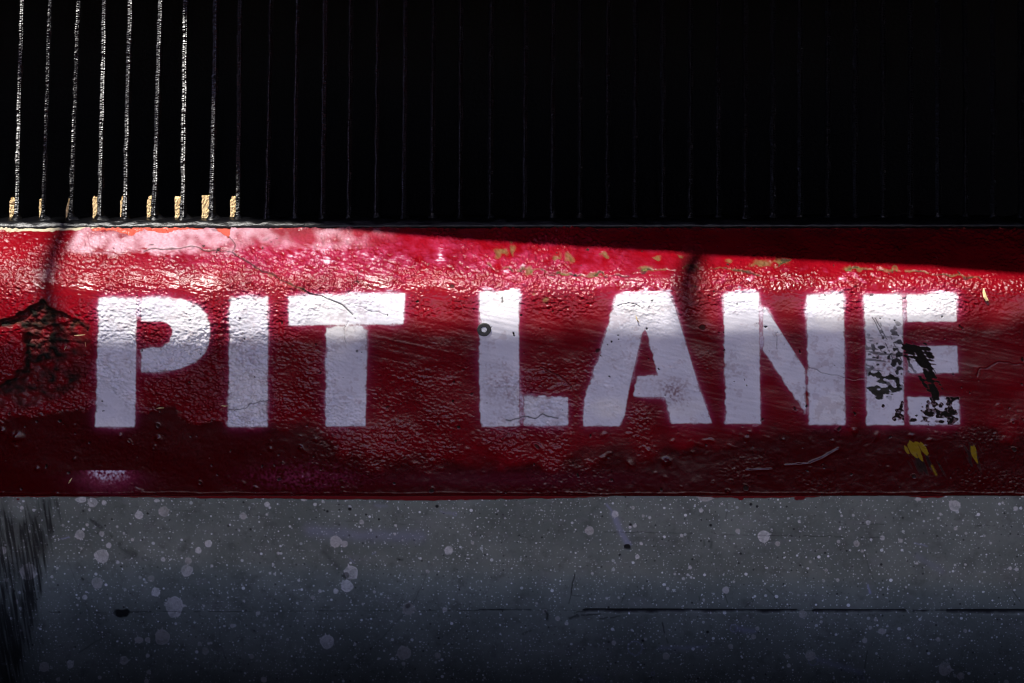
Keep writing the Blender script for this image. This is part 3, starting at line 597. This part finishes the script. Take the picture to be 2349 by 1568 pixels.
# ------------------------------------------------------------------ railing
YB = .030
rail = link('railing', None)
tag(rail, 'black painted steel railing of thin upright bars on top of the red wall', 'railing')
def wob(n, amp, seed, s=3):
    r = np.random.default_rng(seed).standard_normal(n + 8 * s)
    k = np.exp(-np.linspace(-2, 2, 4 * s + 1) ** 2); w = np.convolve(r, k / k.sum(), 'same')[4 * s:4 * s + n]
    return amp * w / (w.std() + 1e-9)
def zigzag(n, dz, slope, seed):
    r = np.random.default_rng(seed); out = np.zeros(n); i = 1; sg = 1; h = 0.0
    while i < n:
        k = int(r.integers(1, 4)); sl = sg * slope * r.uniform(.75, 1.25)
        if abs(h) > .0006: sl = -math.copysign(slope, h); sg = -1 if h > 0 else 1
        for _ in range(k):
            if i >= n: break
            h += sl * dz; out[i] = h; i += 1
        sg = -sg
    return out
bars = [(52,38,11),(115,100,9.5),(181,163,10),(241,230,12.5),(300,288,13),(370,355,13.5),(427,420,13),(497,487,13),(551,546,11),(622,612,10),(683,676,10),(747,740,11),(805,800,10),(868,863,10),(931,926,10),(995,991,10),(1058,1055,10),(1128,1124,10.5),(1206,1204,10)]
bars = [(52 - 62 * k + k * .5, 38 - 63 * k, 11) for k in range(8, 0, -1)] + bars + [(1206 + 63 * k, 1204 + 63.2 * k, 10) for k in range(1, 25)]
zb = bp(0, 506, YB)[2]
zt_r = bp(0, -150, YB)[2]
HV = -math.radians(13)          # the square rods are each welded on at a slightly different twist
ROT = {8: HV + .30, 9: HV + .45, 10: HV + .5, 11: HV + .06, 12: HV - .05, 13: HV, 14: HV + .10, 15: HV - .12, 16: HV + .38}
for i, (ut, ub, w) in enumerate(bars):
    x0, _, za = bp(ub, 500, YB); x1, _, zz = bp(ut, 0, YB)
    n = 900; m = 20
    zs = np.linspace(zb - .004, zt_r, n); t = (zs - za) / (zz - za)
    xc = x0 + (x1 - x0) * t + wob(n, .0004, 100 + i, n // 36); yc = YB + wob(n, .0008, 300 + i, n // 27)
    rr = w / 2000.0 * (1 + wob(n, .03, 700 + i, n // 40))
    hgt = (zs - zb)
    rr = rr * (1 + .55 * np.exp(-hgt / .008) + .10 * np.exp(-((hgt - .030) / .012) ** 2))
    for (bi, hz, s_) in ((8, .140, .008), (8, .60, .022), (11, .36, .010), (10, .10, .02), (12, .41, .006), (14, .50, .004)):
        if bi == i: rr = rr * (1 + .22 * np.exp(-((hgt - hz) / s_) ** 2))
    rot = ROT.get(i, random.uniform(.25, .8)); tw = wob(n, .05, 900 + i, n // 16)
    th = np.linspace(0, 2 * np.pi, m, endpoint=False)
    zz4 = np.stack([zigzag(n, zs[1] - zs[0], .80, 40 + 7 * i + q) for q in range(5)], 1)        # five strips round the rod
    ln = zz4[:, (np.arange(m) * 5 // m)] / rr[:, None] + np.random.default_rng(40 + i).standard_normal((n, m)) * .008
    ang = th[None, :] + rot + tw[:, None]
    sq = 1.0 / np.power(np.abs(np.cos(th)) ** 7 + np.abs(np.sin(th)) ** 7, 1 / 7)[None, :]      # rounded square rod
    R = rr[:, None] * (sq * .92 + ln)
    X = xc[:, None] + R * np.cos(ang); Y = yc[:, None] + R * np.sin(ang) * 1.1; Z = zs[:, None] * np.ones((1, m))
    vs = np.stack([X, Y, Z], -1).reshape(-1, 3)
    ring = np.concatenate([vs.reshape(n, m, 3), vs.reshape(n, m, 3)[:, :1]], 1)      # closed round
    me_b = grid_mesh(ring[::-1], {})
    me_b.polygons.foreach_set('use_smooth', np.zeros(len(me_b.polygons), dtype=bool))
    b = link('bar', me_b, M_BLACK, rail)
    # weld bead with its run-out to the right
    wv = []; wf = []; nr, ns = 7, 14
    for r in range(nr):
        a = r / (nr - 1); rad = w / 2000 * (1.2 + 1.7 * (1 - a) ** 2.0); h = .003 + .019 * a
        for s_ in range(ns):
            t_ = 2 * math.pi * s_ / ns
            k_ = 1 + .18 * math.sin(3 * t_ + i) + .12 * random.uniform(-1, 1) + (1.5 * (1 - a) * max(0, math.cos(t_)) ** 6 if i % 4 else 0)
            wv.append((x0 + rad * k_ * math.cos(t_), YB + rad * .9 * (1 + .1 * random.uniform(-1, 1)) * math.sin(t_), zb + h - .004))
    for r in range(nr - 1):
        for s_ in range(ns):
            wf.append((r * ns + s_, r * ns + (s_ + 1) % ns, (r + 1) * ns + (s_ + 1) % ns, (r + 1) * ns + s_))
    link('weld', mesh_from(wv, wf, smooth=True), M_RAIL, b)
# bottom rail: a flat bar with a lumpy painted top, running very slightly uphill
nx = 1100; xs = np.linspace(-1.95, 2.05, nx)
sec = [(.055, -.018), (.055, 0), (.034, .0008), (.020, .0004), (.013, -.0008), (.0075, -.0032), (.0035, -.0065), (.001, -.0095), (.0, -.012), (.0005, -.017), (.003, -.0185)]
base = np.interp(xs, [-1.95, -1.17, -.17, 2.05], [bp(0, 511, 0)[2], bp(0, 511, 0)[2], bp(0, 506, 0)[2], bp(0, 505, 0)[2]])
vs = []; 
nb = [wob(nx, 1, 60 + k, 3) for k in range(len(sec))]
for j, x in enumerate(xs):
    for k, (yy, zz) in enumerate(sec):
        lump = nb[k][j] * (.0013 if 1 <= k <= 6 else .00012)
        vs.append((x, yy - .002, base[j] + zz + lump))
ks = len(sec)
fs = [(j * ks + k, j * ks + (k + 1) % ks, (j + 1) * ks + (k + 1) % ks, (j + 1) * ks + k) for j in range(nx - 1) for k in range(ks)]
link('bottom_rail', mesh_from(vs, fs, smooth=True), M_RAIL, rail)
link('top_rail', box_mesh(-1.95, 2.05, YB - .02, YB + .02, zt_r, zt_r + .03), M_BLACK, rail)

# ------------------------------------------------------------------ cream blocks behind the bars
blk = [(22, 455, 'cream block crossed by a hairline crack, behind the first bar from the left'), (90, 459, 'narrowest cream sliver, behind the second bar from the left'), (151, 457, 'cream block with one slanting corner, behind the third bar from the left'), (213, 454, 'flat topped cream block behind the fourth bar from the left'), (276, 454, 'thin cream block behind the fifth bar from the left'), (337, 452, 'cream block with a chipped top, behind the sixth bar from the left'), (401, 454, 'square cut cream block behind the seventh bar from the left'), (463, 450, 'widest cream block with a crumbled top, behind the eighth bar from the left'), (528, 453, 'cream block behind the last sunlit bar, beside the dark part of the railing')]
YK = .0405
for i, (ul, vt, lab) in enumerate(blk):
    w_ = bars[8 + i][2]; ub = bars[8 + i][1]
    xl = bp(ul, 480, YK)[0]; xr = bp(ub + w_ / 2 - 2.5, 480, YK)[0]
    z1 = bp(0, vt, YK)[2]; z0 = zt - .006
    nxx, nzz = 12, 18; rg = np.random.default_rng(i)
    vs = []; fs = []
    for side, yy in ((0, YK), (1, YK + .007)):
        for b_ in range(nzz + 1):
            for a_ in range(nxx + 1):
                fa = a_ / nxx; fb = b_ / nzz
                x = xl + (xr - xl) * fa + rg.normal(0, .0005); z = z0 + (z1 - z0) * fb
                if b_ == nzz: z += rg.normal(0, .0013)
                if i == 2 and fb > .6: x = max(x, xl + (fb - .6) * .018)
                if i in (0, 4, 5, 8) and fb > .92: x = max(x, xl + .0035)
                d = rg.normal(0, .0007) - (.0016 if 0 < a_ < nxx else 0)
                if i == 0 and abs(fb - .80) < .03: d += .003
                vs.append((x, yy + (d if side == 0 else -d), z))
    row = nxx + 1; off = row * (nzz + 1)
    for b_ in range(nzz):
        for a_ in range(nxx):
            q = b_ * row + a_
            fs.append((q, q + 1, q + row + 1, q + row)); fs.append((off + q, off + q + row, off + q + row + 1, off + q + 1))
    rim = [a_ for a_ in range(row)] + [b_ * row + nxx for b_ in range(1, nzz + 1)] + [nzz * row + a_ for a_ in range(nxx - 1, -1, -1)] + [b_ * row for b_ in range(nzz - 1, 0, -1)]
    for q0, q1 in zip(rim, rim[1:] + rim[:1]):
        fs.append((q0, off + q0, off + q1, q1))
    tag(link('cream_block', mesh_from(vs, fs), M_CREAM), lab, 'block', 'cream blocks at the foot of the railing')

# ------------------------------------------------------------------ small things on the wall
def disc(name, u, v, r0, r1, h, mat, parent=None, off=.0):
    cx, cy, cz = surf(u, v, off); n = 40; vs = []; fs = []
    prof = [(r0, 0), (r0, h * .9), (r0 + (r1 - r0) * .2, h), (r1 * .92, h), (r1, h * .7), (r1, -.002)]
    for k, (r, hh) in enumerate(prof):
        for j in range(n):
            t = 2 * math.pi * j / n; q = 1 + .03 * math.sin(2 * t + 1) + .012 * random.uniform(-1, 1)
            vs.append((cx + r * q * math.cos(t), cy - hh, cz + r * q * math.sin(t)))
    for k in range(len(prof) - 1):
        for j in range(n):
            fs.append((k * n + j, k * n + (j + 1) % n, (k + 1) * n + (j + 1) % n, (k + 1) * n + j))
    if r0 < .0015: fs.append(tuple(range(n)))
    return link(name, mesh_from(vs, fs, smooth=False), mat, parent)
ws = disc('washer', 1110.5, 756, .0062, .0144, .0030, M_STEEL, None, .0015)
tag(ws, 'weathered steel washer fixed on the stem of the letter L', 'washer')
disc('anchor_tip', 1110.5, 756, .0006, .0058, .0020, M_WHITE, ws, .0015)

def straw(pts, w, label, mat=M_STRAW, group='straws stuck to the red wall', off=.0022):
    vs = []; fs = []
    n = len(pts)
    for k, (u, v) in enumerate(pts):
        a = k / (n - 1); ww = w / 2000 * (1 - .75 * abs(2 * a - 1) ** 2) + .0003
        px, py, pz = surf(u, v, off + .002 * math.sin(3 * a))
        q0, q1 = pts[max(k - 1, 0)], pts[min(k + 1, n - 1)]; dx, dz = q1[0] - q0[0], -(q1[1] - q0[1]); l = math.hypot(dx, dz) + 1e-9
        nx_, nz_ = -dz / l * ww, dx / l * ww
        vs += [(px + nx_, py, pz + nz_), (px, py - ww * .6, pz), (px - nx_, py, pz - nz_), (px, py + ww * .6, pz)]
        if k:
            o_ = 4 * k
            fs += [(o_ - 4 + j, o_ - 4 + (j + 1) % 4, o_ + (j + 1) % 4, o_ + j) for j in range(4)]
    fs += [(0, 1, 2, 3), (4 * n - 1, 4 * n - 2, 4 * n - 3, 4 * n - 4)]
    tag(link('straw', mesh_from(vs, fs), mat), label, 'straw', group)
fk = link('straw_flake', None)
straw([(2255.5, 663), (2256, 672), (2258, 681), (2263, 689), (2267, 690)], 6.5, 'curled pale flake of straw on the bright red paint right of the letter E')
bpy.data.objects.remove(fk)
straw([(171, 769.5), (182, 769), (196, 768)], 2.6, 'white straw lying level in the dark hollow left of the letter P')
straw([(196, 785), (198, 796)], 2.0, 'tiny pale straw standing upright in the dark hollow', M_STRAW)
straw([(148, 803), (153, 794)], 2.2, 'short slanting straw low in the dark hollow')
straw([(158, 1109), (162, 1102), (166, 1096)], 2.6, 'small slanting straw on the smooth red paint beside the lavender spray mark')
straw([(360, 937), (367, 935), (377, 935.5)], 1.9, 'thin straw along the edge of the thick paint between P and I')
straw([(505, 930), (515, 931), (525, 930.5)], 2.0, 'thin straw at the lower left edge of the letter I')
straw([(1458, 678 + 46), (1461, 733), (1466, 740)], 2.0, 'brown twig on the bright top of the letter A', M_STRAW)

# ------------------------------------------------------------------ dark room behind the bars
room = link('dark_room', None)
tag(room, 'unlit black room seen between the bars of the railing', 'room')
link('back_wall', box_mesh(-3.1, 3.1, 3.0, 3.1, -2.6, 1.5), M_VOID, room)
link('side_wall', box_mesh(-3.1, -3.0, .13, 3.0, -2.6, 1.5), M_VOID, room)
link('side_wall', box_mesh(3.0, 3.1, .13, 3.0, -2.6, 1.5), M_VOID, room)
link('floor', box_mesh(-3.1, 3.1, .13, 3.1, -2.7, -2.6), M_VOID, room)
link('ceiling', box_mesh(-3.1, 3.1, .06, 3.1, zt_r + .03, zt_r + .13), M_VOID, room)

# ------------------------------------------------------------------ ground
tag(link('ground', prism_mesh([(-60, -60), (60, -60), (60, 60), (-60, 60)], GROUND - .3, GROUND), M_ASPH), None, None, kind='structure')

# ------------------------------------------------------------------ sun and the roof and added shapes that shade the place
SUN = Vector((-.325, -.36, 1.0)); ZR = 2.2
def to_roof(p, z=ZR):
    t = (z - p[2]) / SUN.z
    return (p[0] + SUN.x * t, p[1] + SUN.y * t)
def su(u, v): return surf(u, v)
# roof over the railing (its free left end leaves the nine bars in the sun)
b0 = to_roof(bp(551, 500, YB)); b1 = to_roof(bp(427, 110, YB))
c0 = to_roof(su(1000, 545)); c1 = to_roof(su(2349, 630))
xl = (b0[0] + b1[0]) / 2 + .022
def ext(p, q, x): return (x, p[1] + (q[1] - p[1]) * (x - p[0]) / (q[0] - p[0]))
r1 = [ext(c0, c1, xl), ext(c0, c1, 4.0), (4.0, .5), (xl, .5)]
tag(link('railing_roof', prism_mesh(r1[::1], ZR, ZR + .08), M_ROOF), 'dark flat roof over the right part of the railing', 'roof')
d0 = to_roof(su(200, 772)); d1 = to_roof(su(2300, 730))
r2 = [ext(d0, d1, -4.2), ext(d0, d1, 4.2), (4.2, -CAN_L) if 'CAN_L' in globals() else (4.2, -5.4), (-4.2, -5.4)]
tag(link('added_canopy', prism_mesh(r2[::-1], ZR - .08, ZR), M_ROOF), 'dark canopy added unseen to end the sunlit band on the wall', 'canopy')  # made-up canopy, its edge set to cut the sun across the letters
# low barrier out of view, added so the grey boards darken downwards
def barrier(x0, x1, y0, y1, ztop): return box_mesh(x0, x1, y0, y1, GROUND, ztop)
YBAR = -.75
zray = ZC + (-.784 - ZC) * (DC + YBAR) / DC
bar_m = barrier(-4.2, 4.2, YBAR - .12, YBAR, zray - .06)
tag(link('added_barrier', bar_m, M_CONC), 'low dark concrete barrier added unseen to darken the foot of the grey boards', 'barrier')
for sx, lab in ((-1, 'dark end wall added unseen to keep side sky off the left'), (1, 'dark end wall added unseen to keep side sky off the right')):
    x = 2.6 * sx
    tag(link('added_end_wall', box_mesh(min(x, x + .1 * sx), max(x, x + .1 * sx), -5.4, .1, GROUND, ZR - .09), M_CONC), lab, 'wall', 'end walls added for shade')  # walls added out of view to dim the corners

for x0, x1, zt_, lab in ((-1.62, -1.34, .42, 'low dark pier added unseen to darken the left end of the wall'), (1.37, 1.62, 1.9, 'tall dark pier added unseen to darken the right end of the wall')):  # unseen blocks, added to keep side sky off both ends
    tag(link('blocker', box_mesh(x0, x1, -.85, -.30, GROUND, zt_), M_CONC), lab, 'blocker', 'blocks added beside the wall for shade')
ZT = 4.6
def rod(pa, pb, r, lab):
    a, b = Vector((*to_roof(pa, ZT), ZT)), Vector((*to_roof(pb, ZT), ZT)); d = (b - a).normalized()
    a, b = a - d * 3.5, b + d * 6; sx_ = d.cross(Vector((0, 0, 1))).normalized(); vs = []
    for p in (a, b):
        for k in range(16):
            t = 2 * math.pi * k / 16; vs.append(p + sx_ * (r * math.cos(t)) + Vector((0, 0, r * math.sin(t))))
    fs = [(k, (k + 1) % 16, 16 + (k + 1) % 16, 16 + k) for k in range(16)] + [tuple(range(15, -1, -1)), tuple(range(16, 32))]
    tag(link('overhead_cable', mesh_from(vs, fs), M_ROOF), lab, 'cable', 'cables slung high over the lane')
rod(su(1592, 600), su(1582, 745), .024, 'thick dark cable high above the right half of the wall')
rod(su(140, 535), su(112, 690), .022, 'thick dark cable high above the left end of the wall')

# ------------------------------------------------------------------ light
sd_ = SUN.normalized()
el = math.asin(sd_.z); az = math.atan2(sd_.x, sd_.y)
L = bpy.data.lights.new('sun', 'SUN'); L.energy = 2.55; L.angle = math.radians(.55); L.color = (1.0, .965, .90)
lo = bpy.data.objects.new('sun', L); C.objects.link(lo); lo.rotation_euler = sd_.to_track_quat('Z', 'Y').to_euler(); lo.location = (-3, -4, 9)
w = bpy.data.worlds.new('World'); bpy.context.scene.world = w; w.use_nodes = True
nt = w.node_tree; sky = nt.nodes.new('ShaderNodeTexSky'); sky.sky_type = 'NISHITA'; sky.sun_disc = False
sky.sun_elevation = el; sky.sun_rotation = az % (2 * math.pi); sky.air_density = 1.0; sky.dust_density = .3; sky.ozone_density = 3.0
mul = nt.nodes.new('ShaderNodeMix'); mul.data_type = 'RGBA'; mul.blend_type = 'MULTIPLY'; mul.inputs[0].default_value = 1; mul.inputs[7].default_value = (1.38, 1.0, 1.08, 1); nt.links.new(sky.outputs[0], mul.inputs[6])
bg = nt.nodes['Background']; bg.inputs['Strength'].default_value = .122; nt.links.new(mul.outputs[2], bg.inputs[0])

# ------------------------------------------------------------------ camera
bpy.context.scene.cycles.filter_width = 1.1
cam = bpy.data.cameras.new('camera'); co = bpy.data.objects.new('camera', cam); C.objects.link(co)
co.location = (0, -DC, ZC); co.rotation_euler = (math.radians(90), 0, 0)
cam.sensor_width = 36; cam.lens = 36 * DC / 2.349; cam.shift_y = -ZC / 2.349; cam.clip_end = 500; cam.clip_start = .05
sc_ = bpy.context.scene; sc_.camera = co
vsn = sc_.view_settings; vsn.view_transform = 'Standard'; vsn.look = 'None'; vsn.exposure = 1.75; vsn.gamma = 1.0
